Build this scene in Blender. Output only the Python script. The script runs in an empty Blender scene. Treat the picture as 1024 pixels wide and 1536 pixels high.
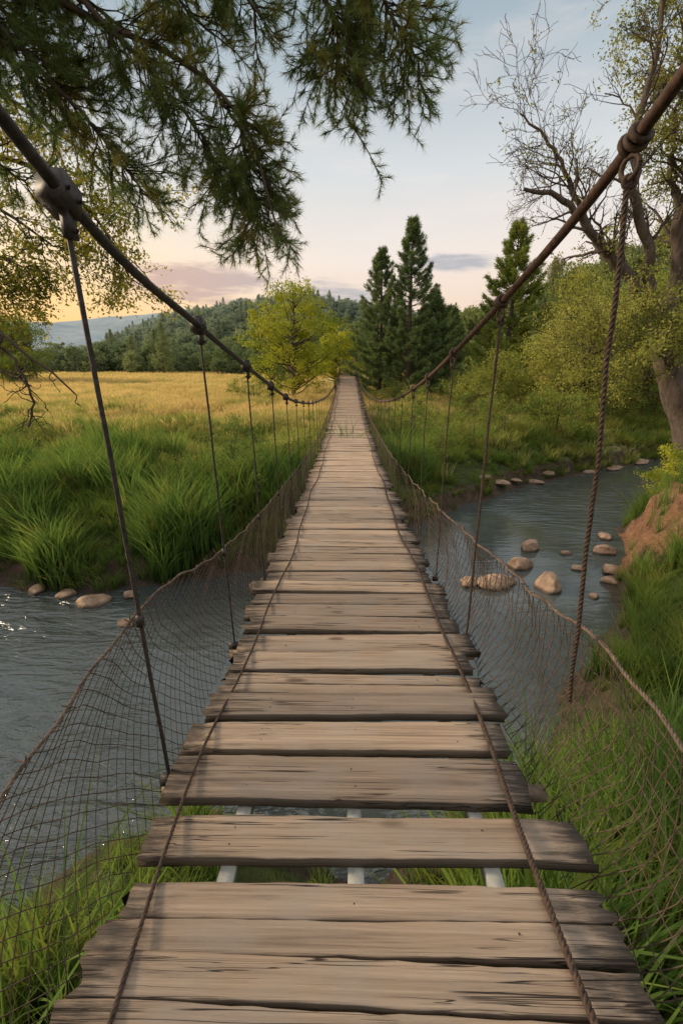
import bpy, math, random, bmesh
import numpy as np
from mathutils import Vector
from mathutils import noise as mn
R=np.random.default_rng(7)
W=-4.5
C=bpy.context.scene.collection

# ---------------------------------------------------------------- helpers
def new_obj(name,data,parent=None,link=True):
    o=bpy.data.objects.new(name,data)
    if link: C.objects.link(o)
    if parent: o.parent=parent
    return o
class MB:
    def __init__(s): s.v=[];s.f=[];s.n=0;s.a={}
    def add(s,v,f,**attr):
        v=np.asarray(v,float);f=np.asarray(f,np.int64)
        s.v.append(v);s.f.append(f+s.n);s.n+=len(v)
        for k,x in attr.items():
            s.a.setdefault(k,[]).append(np.broadcast_to(np.asarray(x,float),(len(v),)))
    def mesh(s,name,mats,smooth=False):
        me=bpy.data.meshes.new(name)
        v=np.concatenate(s.v)
        me.vertices.add(len(v));me.vertices.foreach_set('co',v.astype(np.float32).ravel())
        loops=np.concatenate([f.ravel() for f in s.f])
        sizes=np.concatenate([np.full(len(f),f.shape[1]) for f in s.f])
        me.loops.add(len(loops));me.loops.foreach_set('vertex_index',loops.astype(np.int32))
        starts=np.concatenate([[0],np.cumsum(sizes)[:-1]])
        me.polygons.add(len(sizes));me.polygons.foreach_set('loop_start',starts.astype(np.int32))
        me.update(calc_edges=True)
        for k,x in s.a.items():
            x=np.concatenate(x)
            if len(x)==len(v):
                at=me.attributes.new(k,'FLOAT','POINT');at.data.foreach_set('value',x.astype(np.float32))
        if not isinstance(mats,(list,tuple)): mats=[mats]
        for m in mats: me.materials.append(m)
        if smooth: me.polygons.foreach_set('use_smooth',np.ones(len(sizes),bool))
        return me
def unit(a): 
    a=np.asarray(a,float); return a/(np.linalg.norm(a,axis=-1,keepdims=True)+1e-12)
def tube(path,rad,seg=6,cap=False):
    P=np.asarray(path,float);n=len(P);rad=np.broadcast_to(np.asarray(rad,float),(n,))
    T=unit(np.gradient(P,axis=0))
    m=np.abs(T).mean(0);ref=np.zeros(3);ref[np.argmin(m)]=1
    N=unit(np.cross(T,ref));B=np.cross(T,N)
    a=np.linspace(0,2*np.pi,seg,endpoint=False)
    V=P[:,None]+rad[:,None,None]*(np.cos(a)[None,:,None]*N[:,None]+np.sin(a)[None,:,None]*B[:,None])
    V=V.reshape(-1,3)
    i=np.arange(n-1)[:,None]*seg;j=np.arange(seg)[None];k=(j+1)%seg
    F=np.stack([i+j,i+k,i+seg+k,i+seg+j],-1).reshape(-1,4)
    return V,F
def box(c,s,rot=None):
    c=np.array(c,float);s=np.array(s,float)/2
    v=np.array([[x,y,z] for x in(-1,1) for y in(-1,1) for z in(-1,1)])*s
    if rot is not None: v=v@np.array(rot).T
    f=[[0,1,3,2],[4,6,7,5],[0,4,5,1],[2,3,7,6],[0,2,6,4],[1,5,7,3]]
    return v+c,np.array(f)
def rope(mb,path,Rr,pitch,seg=5,strands=3,**kw):
    P=np.asarray(path,float)
    L=np.concatenate([[0],np.cumsum(np.linalg.norm(np.diff(P,axis=0),axis=1))])
    n=max(4,int(L[-1]/pitch*6))
    s=np.linspace(0,L[-1],n);Q=np.stack([np.interp(s,L,P[:,k]) for k in range(3)],1)
    T=unit(np.gradient(Q,axis=0));m=np.abs(T).mean(0);ref=np.zeros(3);ref[np.argmin(m)]=1
    N=unit(np.cross(T,ref));B=np.cross(T,N)
    for k in range(strands):
        a=s/pitch*2*np.pi+k*2*np.pi/strands
        H=Q+Rr*.55*(np.cos(a)[:,None]*N+np.sin(a)[:,None]*B)
        v,f=tube(H,Rr*.58,seg);mb.add(v,f,**kw)
def curve_pts(ctrl,n):
    P=np.array(ctrl,float);t=np.concatenate([[0],np.cumsum(np.linalg.norm(np.diff(P,axis=0),axis=1))])
    m=np.gradient(P,t,axis=0) if len(P)>2 else np.tile((P[1]-P[0])/t[-1],(2,1))
    s=np.linspace(0,t[-1],n);i=np.clip(np.searchsorted(t,s,side='right')-1,0,len(t)-2)
    h=(t[i+1]-t[i])[:,None];u=((s-t[i])[:,None])/h
    return (2*u**3-3*u**2+1)*P[i]+(u**3-2*u**2+u)*h*m[i]+(-2*u**3+3*u**2)*P[i+1]+(u**3-u**2)*h*m[i+1]
def hsh(i,j,s):
    x=np.sin(i*127.1+j*311.7+s*74.7)*43758.5453
    return x-np.floor(x)
def vnoise(x,y,s=0):
    i=np.floor(x);j=np.floor(y);u=x-i;v=y-j;u=u*u*(3-2*u);v=v*v*(3-2*v)
    return (hsh(i,j,s)*(1-u)+hsh(i+1,j,s)*u)*(1-v)+(hsh(i,j+1,s)*(1-u)+hsh(i+1,j+1,s)*u)*v*1.0
def fbm(x,y,s=0,o=4):
    r=0;a=.5
    for k in range(o): r=r+a*(vnoise(x*2**k,y*2**k,s+k)-.5);a*=.5
    return r
def sst(a,b,x):
    t=np.clip((x-a)/(b-a),0,1);return t*t*(3-2*t)

# ---------------------------------------------------------------- materials
def mat(name):
    m=bpy.data.materials.new(name);m.use_nodes=True;nt=m.node_tree;nt.nodes.clear()
    out=nt.nodes.new('ShaderNodeOutputMaterial');return m,nt,out
def mixc(nt,fac,a,b,mode='MIX'):
    n=nt.nodes.new('ShaderNodeMix');n.data_type='RGBA';n.blend_type=mode
    for s,v in((0,fac),(6,a),(7,b)):
        if hasattr(v,'is_output'): nt.links.new(v,n.inputs[s])
        elif s==0: n.inputs[0].default_value=v
        else: n.inputs[s].default_value=(*v,1)
    return n.outputs[2]
def math_(nt,op,a,b=0.,clamp=False):
    n=nt.nodes.new('ShaderNodeMath');n.operation=op;n.use_clamp=clamp
    for s,v in((0,a),(1,b)):
        if hasattr(v,'is_output'): nt.links.new(v,n.inputs[s])
        else: n.inputs[s].default_value=v
    return n.outputs[0]
def mapr(nt,v,a,b,c=0.,d=1.):
    n=nt.nodes.new('ShaderNodeMapRange');n.interpolation_type='SMOOTHSTEP'
    nt.links.new(v,n.inputs[0])
    for i,x in zip((1,2,3,4),(a,b,c,d)): n.inputs[i].default_value=x
    return n.outputs[0]
def noise(nt,vec,scale,detail=4,rough=.55,dist=0):
    n=nt.nodes.new('ShaderNodeTexNoise');n.inputs['Scale'].default_value=scale
    n.inputs['Detail'].default_value=detail;n.inputs['Roughness'].default_value=rough;n.inputs['Distortion'].default_value=dist
    if vec is not None: nt.links.new(vec,n.inputs['Vector'])
    return n.outputs['Fac']
def ramp(nt,v,stops):
    n=nt.nodes.new('ShaderNodeValToRGB');nt.links.new(v,n.inputs[0]);e=n.color_ramp.elements
    while len(e)<len(stops): e.new(.5)
    for k,(p,c) in zip(e,stops): k.position=p;k.color=(*c,1)
    return n.outputs[0]
def attr(nt,name):
    n=nt.nodes.new('ShaderNodeAttribute');n.attribute_name=name;return n.outputs['Fac']
def pos(nt): return nt.nodes.new('ShaderNodeNewGeometry').outputs['Position']
def vmul(nt,v,s):
    n=nt.nodes.new('ShaderNodeVectorMath');n.operation='MULTIPLY';nt.links.new(v,n.inputs[0]);n.inputs[1].default_value=s;return n.outputs[0]
def princ(nt,out,col,rough=.8,bump=None,bs=.3,bd=.01,metal=0,spec=.3):
    p=nt.nodes.new('ShaderNodeBsdfPrincipled')
    if hasattr(col,'is_output'): nt.links.new(col,p.inputs['Base Color'])
    else: p.inputs['Base Color'].default_value=(*col,1)
    if hasattr(rough,'is_output'): nt.links.new(rough,p.inputs['Roughness'])
    else: p.inputs['Roughness'].default_value=rough
    p.inputs['Metallic'].default_value=metal;p.inputs['Specular IOR Level'].default_value=spec
    if bump is not None:
        b=nt.nodes.new('ShaderNodeBump');b.inputs['Strength'].default_value=bs;b.inputs['Distance'].default_value=bd
        nt.links.new(bump,b.inputs['Height']);nt.links.new(b.outputs[0],p.inputs['Normal'])
    nt.links.new(p.outputs[0],out.inputs[0]);return p
def leaf_mat(name,c1,c2,c3=None,trans=.35,haze=False,tattr=None,patch=.15,basecol=None):
    m,nt,out=mat(name)
    rnd=nt.nodes.new('ShaderNodeObjectInfo').outputs['Random']
    va=attr(nt,'var')
    n=noise(nt,pos(nt),patch,3)
    f=math_(nt,'ADD',math_(nt,'MULTIPLY',rnd,.45),math_(nt,'MULTIPLY',va,.45))
    f=math_(nt,'ADD',f,math_(nt,'MULTIPLY',math_(nt,'SUBTRACT',n,.45),1.2),True)
    col=mixc(nt,f,c1,c2)
    if c3 is not None:
        col=mixc(nt,mapr(nt,noise(nt,pos(nt),patch*2.7,2),.5,.68),col,c3)
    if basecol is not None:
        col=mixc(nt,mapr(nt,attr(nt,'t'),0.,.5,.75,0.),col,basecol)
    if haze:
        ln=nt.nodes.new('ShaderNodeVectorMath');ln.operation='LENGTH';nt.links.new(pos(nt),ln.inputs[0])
        col=mixc(nt,mapr(nt,ln.outputs['Value'],40,440,0,.94),col,(.33,.40,.39))  # aerial haze painted into the leaf colour, stronger with distance
    d=nt.nodes.new('ShaderNodeBsdfDiffuse');t=nt.nodes.new('ShaderNodeBsdfTranslucent')
    nt.links.new(col,d.inputs[0]);nt.links.new(mixc(nt,.5,col,mixc(nt,1.,col,(1.3,1.2,.5),'MULTIPLY')),t.inputs[0])
    mx=nt.nodes.new('ShaderNodeMixShader');mx.inputs[0].default_value=trans
    nt.links.new(d.outputs[0],mx.inputs[1]);nt.links.new(t.outputs[0],mx.inputs[2])
    nt.links.new(mx.outputs[0],out.inputs[0]);return m
def bark_mat(name,a,b,scale=6):
    m,nt,out=mat(name);v=vmul(nt,pos(nt),(1,1,.3));n=noise(nt,v,scale,6,.7,1)
    princ(nt,out,ramp(nt,n,[(.3,a),(.7,b)]),.95,n,.8,.03);return m

M_bark=bark_mat('bark',(.032,.024,.02),(.15,.115,.092))
M_twig=bark_mat('twig_bark',(.035,.024,.018),(.10,.07,.055),20)
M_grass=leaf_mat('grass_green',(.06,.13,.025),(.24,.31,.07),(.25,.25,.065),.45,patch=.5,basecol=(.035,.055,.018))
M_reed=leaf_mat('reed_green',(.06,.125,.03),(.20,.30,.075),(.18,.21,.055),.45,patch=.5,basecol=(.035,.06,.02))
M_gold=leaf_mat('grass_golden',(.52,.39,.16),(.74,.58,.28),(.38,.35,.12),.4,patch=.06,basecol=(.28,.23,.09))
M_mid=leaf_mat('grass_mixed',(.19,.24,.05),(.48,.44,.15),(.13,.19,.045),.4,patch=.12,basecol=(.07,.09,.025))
M_leafY=leaf_mat('leaf_yellowgreen',(.22,.28,.03),(.55,.50,.07),(.14,.20,.025),.45,patch=.4)
M_leafO=leaf_mat('leaf_backlit',(.18,.23,.035),(.60,.46,.08),(.10,.14,.025),.5,patch=.6)  # golden glow of low sun behind the leaves put into their colour
M_leafG=leaf_mat('leaf_green',(.08,.14,.035),(.23,.28,.07),(.24,.26,.06),.4,patch=.4)
M_leafW=leaf_mat('leaf_willow',(.16,.20,.04),(.42,.40,.11),(.10,.14,.035),.42,patch=.4)
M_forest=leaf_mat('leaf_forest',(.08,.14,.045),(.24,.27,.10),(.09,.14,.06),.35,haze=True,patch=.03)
M_pine=leaf_mat('needles_dark',(.07,.12,.06),(.20,.26,.11),None,.3,patch=.5)
M_needle=leaf_mat('needles_near',(.08,.14,.06),(.22,.28,.10),(.30,.27,.08),.45,patch=1.0)

def wood():
    m,nt,out=mat('weathered_wood')
    p=pos(nt);pid=attr(nt,'pid')
    cx=nt.nodes.new('ShaderNodeCombineXYZ');o=math_(nt,'MULTIPLY',pid,37.)
    for i in range(3): nt.links.new(o,cx.inputs[i])
    ad=nt.nodes.new('ShaderNodeVectorMath');ad.operation='ADD';nt.links.new(p,ad.inputs[0]);nt.links.new(cx.outputs[0],ad.inputs[1]);q=ad.outputs[0]
    g=noise(nt,vmul(nt,q,(.9,30,30)),1,9,.68,.4)
    g2=noise(nt,vmul(nt,q,(2.0,150,150)),1,4,.6,.3)
    big=noise(nt,q,3.5,4,.6)
    col=ramp(nt,g,[(.25,(.15,.108,.078)),(.46,(.33,.245,.175)),(.72,(.48,.37,.27))])
    col=mixc(nt,.5,col,ramp(nt,g2,[(.32,(.45,.42,.40)),(.58,(1,1,1))]),'MULTIPLY')
    col=mixc(nt,mapr(nt,big,.40,.7,0,.65),col,(.31,.262,.215))
    col=mixc(nt,1.,col,ramp(nt,pid,[(0,(.66,.65,.66)),(.5,(.97,.94,.91)),(1,(1.40,1.31,1.22))]),'MULTIPLY')
    vo=nt.nodes.new('ShaderNodeTexVoronoi');vo.inputs['Scale'].default_value=1.
    nt.links.new(vmul(nt,q,(1.6,5.5,3)),vo.inputs['Vector'])
    kd=math_(nt,'ADD',vo.outputs['Distance'],math_(nt,'MULTIPLY',math_(nt,'SUBTRACT',g,.5),.12))
    col=mixc(nt,mapr(nt,kd,.05,.14,.8,0),col,(.08,.05,.033))
    en=attr(nt,'endw')
    def crack(sc,off,w,lo,hi):
        s_=nt.nodes.new('ShaderNodeVectorMath');s_.operation='ADD';nt.links.new(q,s_.inputs[0]);s_.inputs[1].default_value=(off,off*2,off)
        cr=noise(nt,vmul(nt,s_.outputs[0],sc),1,3,.5,.4)
        c_=mapr(nt,math_(nt,'ABSOLUTE',math_(nt,'SUBTRACT',cr,.52)),.0,w,1,0)
        msk=math_(nt,'ADD',noise(nt,vmul(nt,s_.outputs[0],(1.5,6,6)),1,2),math_(nt,'MULTIPLY',mapr(nt,en,.55,1.),.12))
        return math_(nt,'MULTIPLY',c_,mapr(nt,msk,lo,hi,0,.92))
    ca=math_(nt,'MAXIMUM',crack((.45,26,10),0,.011,.52,.60),crack((.7,48,14),5.,.008,.56,.63))
    col=mixc(nt,ca,col,(.018,.013,.01))
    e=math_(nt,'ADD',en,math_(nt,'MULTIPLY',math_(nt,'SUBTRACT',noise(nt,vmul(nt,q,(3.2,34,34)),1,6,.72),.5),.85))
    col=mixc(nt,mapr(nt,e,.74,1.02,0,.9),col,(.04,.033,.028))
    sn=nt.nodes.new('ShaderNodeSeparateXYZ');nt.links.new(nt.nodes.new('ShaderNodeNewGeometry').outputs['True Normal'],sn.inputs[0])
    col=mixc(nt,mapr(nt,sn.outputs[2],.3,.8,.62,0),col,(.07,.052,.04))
    h=math_(nt,'SUBTRACT',math_(nt,'ADD',g,math_(nt,'MULTIPLY',g2,.6)),math_(nt,'MULTIPLY',ca,1.6))
    princ(nt,out,col,.85,h,.9,.007,spec=.2);return m
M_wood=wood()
def simple(name,a,b,scale,rough=.7,metal=0,bs=.4,bd=.003):
    m,nt,out=mat(name);n=noise(nt,pos(nt),scale,5,.65)
    princ(nt,out,ramp(nt,n,[(.35,a),(.65,b)]),rough,n,bs,bd,metal);return m
M_cable=simple('dark_steel_cable',(.020,.018,.018),(.06,.05,.044),40,.55,.3)
M_cableR=simple('rusted_brown_cable',(.032,.019,.015),(.10,.055,.038),40,.65,.25)
M_rust=simple('rusty_wire_rope',(.026,.017,.013),(.085,.052,.037),60,.75)
M_net=simple('net_wire',(.045,.033,.026),(.12,.082,.058),30,.75,.2)
M_netr=simple('net_edge_rope',(.05,.038,.03),(.16,.11,.08),30,.8)
M_pale=simple('weathered_stringer',(.22,.215,.19),(.40,.39,.35),14,.8)
M_post=simple('post_wood',(.10,.075,.055),(.22,.17,.12),12,.9)

# ---------------------------------------------------------------- terrain
far=[(-400,30),(-120,16),(-40,9.5),(-14,8.6),(-7.3,8.9),(-5.2,8.3),(-3.4,9.0),(-2,9.6),(0,11),(1.9,12.6),(3.9,14.7),(9.3,19),(15,22.5),(30,28),(60,30),(400,40)]
near=[(400,30),(60,26.5),(35,25),(20,21.5),(12.6,16.6),(8.4,12.7),(6.5,9.9),(5.5,8.1),(4.2,6.5),(3.0,4.9),(1.7,3.4),(.3,2.9),(-1.3,3.4),(-2.3,3.2),(-3.2,2.0),(-5,.7),(-20,-3),(-120,-20),(-400,-20)]
poly=np.array(far+near,float)
def sdist(x,y):
    d=np.full(x.shape,1e9);ins=np.zeros(x.shape,bool);n=len(poly)
    for k in range(n):
        ax,ay=poly[k];bx,by=poly[(k+1)%n];ex,ey=bx-ax,by-ay
        t=np.clip(((x-ax)*ex+(y-ay)*ey)/(ex*ex+ey*ey),0,1)
        d=np.minimum(d,np.hypot(x-ax-t*ex,y-ay-t*ey))
        c=((ay>y)!=(by>y))
        xi=ax+(y-ay)/(ey if ey else 1e-9)*ex
        ins^=c&(x<xi)
    return np.where(ins,-d,d)
fy=np.array(far);
def dirtmask(x,y):
    return np.exp(-((x-7.5)/1.5)**2-((y-10.0)/1.6)**2)
def height(x,y):
    x=np.asarray(x,float);y=np.asarray(y,float)
    d=sdist(x,y)+fbm(x*.9,y*.9,3)*.9
    fside=y>np.interp(x,fy[:,0],fy[:,1])-2
    base=np.where(fside,-3.15,-3.65+.35*sst(3.5,7,x));wd=np.where(fside,2.6,1.6)
    g=W+(base-W)*(.4*sst(0,.4,d)+.6*sst(.1,wd,d))
    g=g+(fbm(x*.25,y*.25,9)*1.3+fbm(x*.8,y*.8,5)*.45)*sst(.5,4,d)*(1-sst(40,90,y)*.5)
    g=np.where(d<0,W-.9*sst(0,2,-d),g)
    g=g-.7*np.exp(-((y-19-x*.08)/1.4)**2)*sst(2,6,-x)-.4*np.exp(-((y-26-x*.12)/1.6)**2)*sst(2,6,-x)
    left=sst(-.62,-.30,x/np.maximum(y,1))
    g=g+24*np.exp(-((x-125)/62)**2-((y-150)/75)**2)+14*np.exp(-((x-60)/30)**2-((y-105)/35)**2)
    g=g+sst(150,420,y)*(34+22*fbm(x*.006,y*.006,21))*(.06+.94*left)*sst(900,500,y)
    g=g+16*np.exp(-((x+30)/70)**2-((y-300)/80)**2)
    g=g+(-1.05-g)*np.exp(-((x/4.5)**2))*sst(54,61,y)*sst(90,66,y)
    g=g+(-1.9-g)*np.exp(-((x/5.)**2))*sst(-3.,-6.,y)
    dm=dirtmask(x,y)
    g=g+(.55*sst(.2,.45,dm+.5*fbm(x*2,y*2,8))+.35*sst(.45,.7,dm+.4*fbm(x*1.6,y*1.6,18))+(fbm(x*3,y*3,28)*.5)*sst(.15,.4,dm))*sst(-.1,.3,d)
    return g
def axis(lo,hi,flo,fhi,fine,grow=1.09):
    a=list(np.arange(flo,fhi,fine));s=fine;p=a[-1]
    while p<hi: s*=grow;p+=s;a.append(p)
    s=fine;p=a[0];b=[]
    while p>lo: s*=grow;p-=s;b.append(p)
    return np.array(b[::-1]+a)
xs=axis(-2500,2500,-16,20,.12,1.07);ys=axis(-400,2600,-3,24,.12,1.06)
X,Y=np.meshgrid(xs,ys);Z=height(X,Y)
nx,ny=len(xs),len(ys)
i=np.arange(ny-1)[:,None]*nx+np.arange(nx-1)[None]
F=np.stack([i,i+1,i+1+nx,i+nx],-1).reshape(-1,4)
mb=MB();mb.add(np.stack([X,Y,Z],-1).reshape(-1,3),F,dirt=dirtmask(X,Y).ravel())
m,nt,out=mat('ground_soil_and_turf')
g=nt.nodes.new('ShaderNodeNewGeometry');P=g.outputs['Position']
sp=nt.nodes.new('ShaderNodeSeparateXYZ');nt.links.new(P,sp.inputs[0])
sn=nt.nodes.new('ShaderNodeSeparateXYZ');nt.links.new(g.outputs['Normal'],sn.inputs[0])
n1=noise(nt,P,.35,5);n2=noise(nt,P,4,6,.7);n3_=noise(nt,P,11,6,.75)
green=ramp(nt,n2,[(.3,(.03,.045,.012)),(.7,(.09,.11,.03))])
gold=ramp(nt,n1,[(.35,(.24,.22,.08)),(.6,(.48,.38,.17))])
yy=math_(nt,'ADD',sp.outputs[1],math_(nt,'MULTIPLY',n1,14))
col=mixc(nt,mapr(nt,yy,24,38),green,gold)
col=mixc(nt,mapr(nt,sp.outputs[1],125,160),col,(.07,.10,.035))
dirt=mixc(nt,.5,ramp(nt,n2,[(.35,(.10,.045,.024)),(.5,(.29,.145,.075)),(.68,(.42,.24,.135))]),ramp(nt,n3_,[(.35,(.08,.036,.02)),(.55,(.30,.155,.08)),(.7,(.45,.27,.16))]))
col=mixc(nt,mapr(nt,sn.outputs[2],.62,.8,1,0),col,ramp(nt,n2,[(.3,(.05,.035,.022)),(.7,(.17,.115,.07))]))
col=mixc(nt,mapr(nt,math_(nt,'ADD',sp.outputs[2],math_(nt,'MULTIPLY',n2,.25)),W+.22,W+.42,1,0),col,ramp(nt,n2,[(.3,(.04,.03,.02)),(.7,(.15,.105,.075))]))
col=mixc(nt,mapr(nt,math_(nt,'ADD',attr(nt,'dirt'),math_(nt,'MULTIPLY',n2,.3)),.34,.44),col,dirt)
princ(nt,out,col,.95,math_(nt,'ADD',n2,math_(nt,'MULTIPLY',n3_,.5)),1.,.22)
new_obj('ground',mb.mesh('ground',m,True))

# water
m,nt,out=mat('river_water')
P=pos(nt)
n1=noise(nt,vmul(nt,P,(.7,2.2,1)),1.4,3,.5,1.4);n2=noise(nt,vmul(nt,P,(1,2.1,1)),5.5,3,.5,.8)
calm=mapr(nt,noise(nt,P,.17,2),.42,.58,.10,1.)
spx=nt.nodes.new('ShaderNodeSeparateXYZ');nt.links.new(P,spx.inputs[0])
calm=math_(nt,'MULTIPLY',calm,mapr(nt,spx.outputs[0],-2,4,1.1,.35))
hh=math_(nt,'MULTIPLY',math_(nt,'ADD',n1,math_(nt,'MULTIPLY',n2,.2)),calm)
pr=princ(nt,out,mixc(nt,n1,(.032,.040,.038),(.07,.082,.08)),.09,hh,.85,.18,spec=.9)
pr.inputs['IOR'].default_value=1.45
mb=MB();wx=np.linspace(-300,300,3);wy=np.array([-60,0,80.])
A,B=np.meshgrid(wx,wy);i=np.arange(2)[:,None]*3+np.arange(2)[None]
mb.add(np.stack([A,B,np.full(A.shape,W)],-1).reshape(-1,3),np.stack([i,i+1,i+4,i+3],-1).reshape(-1,4))
new_obj('river',mb.mesh('river',m))

# distant hills
mb=MB()
for (yc,h0,s,x0,x1) in((1300,150,31,-2200,2200),(820,112,55,-1700,-60)):
    hx=np.linspace(x0,x1,240);hy=np.linspace(-1,1,24)
    A,B=np.meshgrid(hx,hy)
    prof=np.maximum(0,h0*(.72+.8*fbm(A*.0022,B*0+s,s,5)))*(1-B**2)
    if x1<0: prof=prof*sst(x1,x1-500,A)
    V=np.stack([A,yc+B*220+fbm(A*.004,B,s)*60,-4+prof+fbm(A*.05,B*8,s)*3],-1).reshape(-1,3)
    i=np.arange(23)[:,None]*240+np.arange(239)[None]
    mb.add(V,np.stack([i,i+1,i+241,i+240],-1).reshape(-1,4))
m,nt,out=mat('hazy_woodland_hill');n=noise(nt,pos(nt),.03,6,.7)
princ(nt,out,ramp(nt,n,[(.3,(.23,.28,.31)),(.7,(.33,.37,.38))]),1.,n,.5,4,spec=0)  # bluish base colour carries the distance haze, no volume
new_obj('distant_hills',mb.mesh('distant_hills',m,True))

# ---------------------------------------------------------------- scatter (instanced vegetation)
def scatter(name,pts,rot,scl,idx,sources):
    col=bpy.data.collections.new(name+'_parts')
    for k,me in enumerate(sources):
        o=bpy.data.objects.new('%s_part_%02d'%(name,k),me);col.objects.link(o)
    me=bpy.data.meshes.new(name);me.vertices.add(len(pts));me.vertices.foreach_set('co',np.asarray(pts,np.float32).ravel())
    a=me.attributes.new('rot','FLOAT_VECTOR','POINT');a.data.foreach_set('vector',np.asarray(rot,np.float32).ravel())
    a=me.attributes.new('scl','FLOAT_VECTOR','POINT');a.data.foreach_set('vector',np.asarray(scl,np.float32).ravel())
    a=me.attributes.new('idx','INT','POINT');a.data.foreach_set('value',np.asarray(idx,np.int32))
    o=new_obj(name,me)
    ng=bpy.data.node_groups.new(name,'GeometryNodeTree')
    ng.interface.new_socket('Geometry',in_out='INPUT',socket_type='NodeSocketGeometry')
    ng.interface.new_socket('Geometry',in_out='OUTPUT',socket_type='NodeSocketGeometry')
    gi=ng.nodes.new('NodeGroupInput');go=ng.nodes.new('NodeGroupOutput')
    ip=ng.nodes.new('GeometryNodeInstanceOnPoints');ci=ng.nodes.new('GeometryNodeCollectionInfo')
    ci.inputs['Collection'].default_value=col;ci.inputs['Separate Children'].default_value=True;ci.inputs['Reset Children'].default_value=True
    def na(n,t):
        x=ng.nodes.new('GeometryNodeInputNamedAttribute');x.data_type=t;x.inputs['Name'].default_value=n;return x.outputs[0]
    e=ng.nodes.new('FunctionNodeEulerToRotation')
    L=ng.links.new
    L(gi.outputs[0],ip.inputs['Points']);L(ci.outputs[0],ip.inputs['Instance']);ip.inputs['Pick Instance'].default_value=True
    L(na('idx','INT'),ip.inputs['Instance Index']);L(na('rot','FLOAT_VECTOR'),e.inputs[0]);L(e.outputs[0],ip.inputs['Rotation'])
    L(na('scl','FLOAT_VECTOR'),ip.inputs['Scale']);L(ip.outputs[0],go.inputs[0])
    md=o.modifiers.new('scatter','NODES');md.node_group=ng
    return o
def clump(nb,h,wid,rad,lean,mt,seed,seeds=False):
    r=np.random.default_rng(seed);n=4
    a=r.uniform(0,6.283,nb);rr=rad*np.sqrt(r.random(nb));bx=np.cos(a)*rr;by=np.sin(a)*rr
    H=h*r.uniform(.45,1.,nb);a2=a+r.normal(0,.8,nb);ln=lean*H*r.uniform(.2,1.3,nb)
    fa=r.uniform(0,3.14,nb);t=np.linspace(0,1,n+1)
    cx=bx[:,None]+np.cos(a2)[:,None]*ln[:,None]*t**2.2;cy=by[:,None]+np.sin(a2)[:,None]*ln[:,None]*t**2.2
    cz=H[:,None]*(t-.18*lean*t**3)
    w=wid*(1-t**2*.92)*.5
    if seeds: w=wid*np.array([.35,.3,.28,.9,.15])*.5
    wx=np.cos(fa)[:,None]*w;wy=np.sin(fa)[:,None]*w
    A=np.stack([cx-wx,cy-wy,cz],-1);B=np.stack([cx+wx,cy+wy,cz],-1)
    V=np.stack([A,B],2).reshape(-1,3)
    b=np.arange(nb)[:,None]*(2*(n+1))+np.arange(n)[None]*2
    Fq=np.stack([b,b+1,b+3,b+2],-1).reshape(-1,4)
    mb=MB();mb.add(V,Fq,var=np.repeat(r.random(nb),2*(n+1)),t=np.tile(np.repeat(t,2),nb));return mb.mesh('blades',mt)
def put(pts,r,lo,hi,nsrc,tilt=.12,zs=(.8,1.2)):
    n=len(pts);s=r.uniform(lo,hi,n)
    rot=np.stack([r.normal(0,tilt,n),r.normal(0,tilt,n),r.uniform(0,6.283,n)],1)
    return rot,np.stack([s,s,s*r.uniform(*zs,n)],1),r.integers(0,nsrc,n)
def region(n,x0,x1,y0,y1,r,dmin=.04):
    x=r.uniform(x0,x1,n);y=r.uniform(y0,y1,n);d=sdist(x,y)
    z=height(x,y);k=(z>W+dmin)
    return np.stack([x,y,z],1)[k],d[k]
infr=lambda p,m=2:(np.abs(p[:,0])<.85*p[:,1]+m+3)
p1,_=region(11500,-9,12,-3,13.5,R);p1=p1[(p1[:,1]<np.interp(p1[:,0],fy[:,0],fy[:,1])-1)]
under=(np.abs(p1[:,0])<.85)&(p1[:,1]<3.2)
dm1=dirtmask(p1[:,0],p1[:,1])+fbm(p1[:,0]*2,p1[:,1]*2,8)*.3
p1=p1[((dm1<.22)|(R.random(len(p1))<.10))&(~under|(R.random(len(p1))<.3))]
src=[clump(34,.9,.015,.14,.6,M_grass,s) for s in range(3)]+[clump(36,1.35,.020,.15,.42,M_reed,9)]
rot,scl,idx=put(p1,R,.5,1.1,3)
k=fbm(p1[:,0]*.7,p1[:,1]*.7,2);k2=fbm(p1[:,0]*2,p1[:,1]*2,12);scl*=np.clip(1+k*1.6+k2*1.6,.35,1.7)[:,None];idx=np.where((k+k2*.5>.0)&(R.random(len(k))<.6),3,idx)
low=np.abs(p1[:,0])<.9;scl[low]*=.65
dm1=dirtmask(p1[:,0],p1[:,1]);scl*=np.where(dm1>.18,.45,1)[:,None]
scatter('riverbank_grass',p1-[0,0,.04],rot,scl,idx,src)
p2,_=region(56000,-34,30,7.5,34,R);p2=p2[infr(p2)&(p2[:,1]>np.interp(p2[:,0],fy[:,0],fy[:,1])-1)]
dens=np.exp(-np.maximum(0,p2[:,1]-12)/26);p2=p2[R.random(len(p2))<dens]
src=[clump(38,.62,.019,.2,.7,M_grass,20+s) for s in range(3)]+[clump(48,1.1,.025,.22,.55,M_reed,29)]
rot,scl,idx=put(p2,R,.45,1.05,3)
nn=fbm(p2[:,0]*.5,p2[:,1]*.5,6);n3=fbm(p2[:,0]*1.3,p2[:,1]*1.3,16)
idx=np.where((nn+n3*.6>.09)&(p2[:,1]<15),3,idx);scl*=np.clip(1+nn*2.+n3*2.2,.3,1.9)[:,None]
gsel=(p2[:,1]+nn*22+n3*10+R.normal(0,2.5,len(p2)))<17.5
rt=(p2[:,0]>1)&(p2[:,1]<30);gsel|=rt&(R.random(len(p2))<.7)
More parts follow.
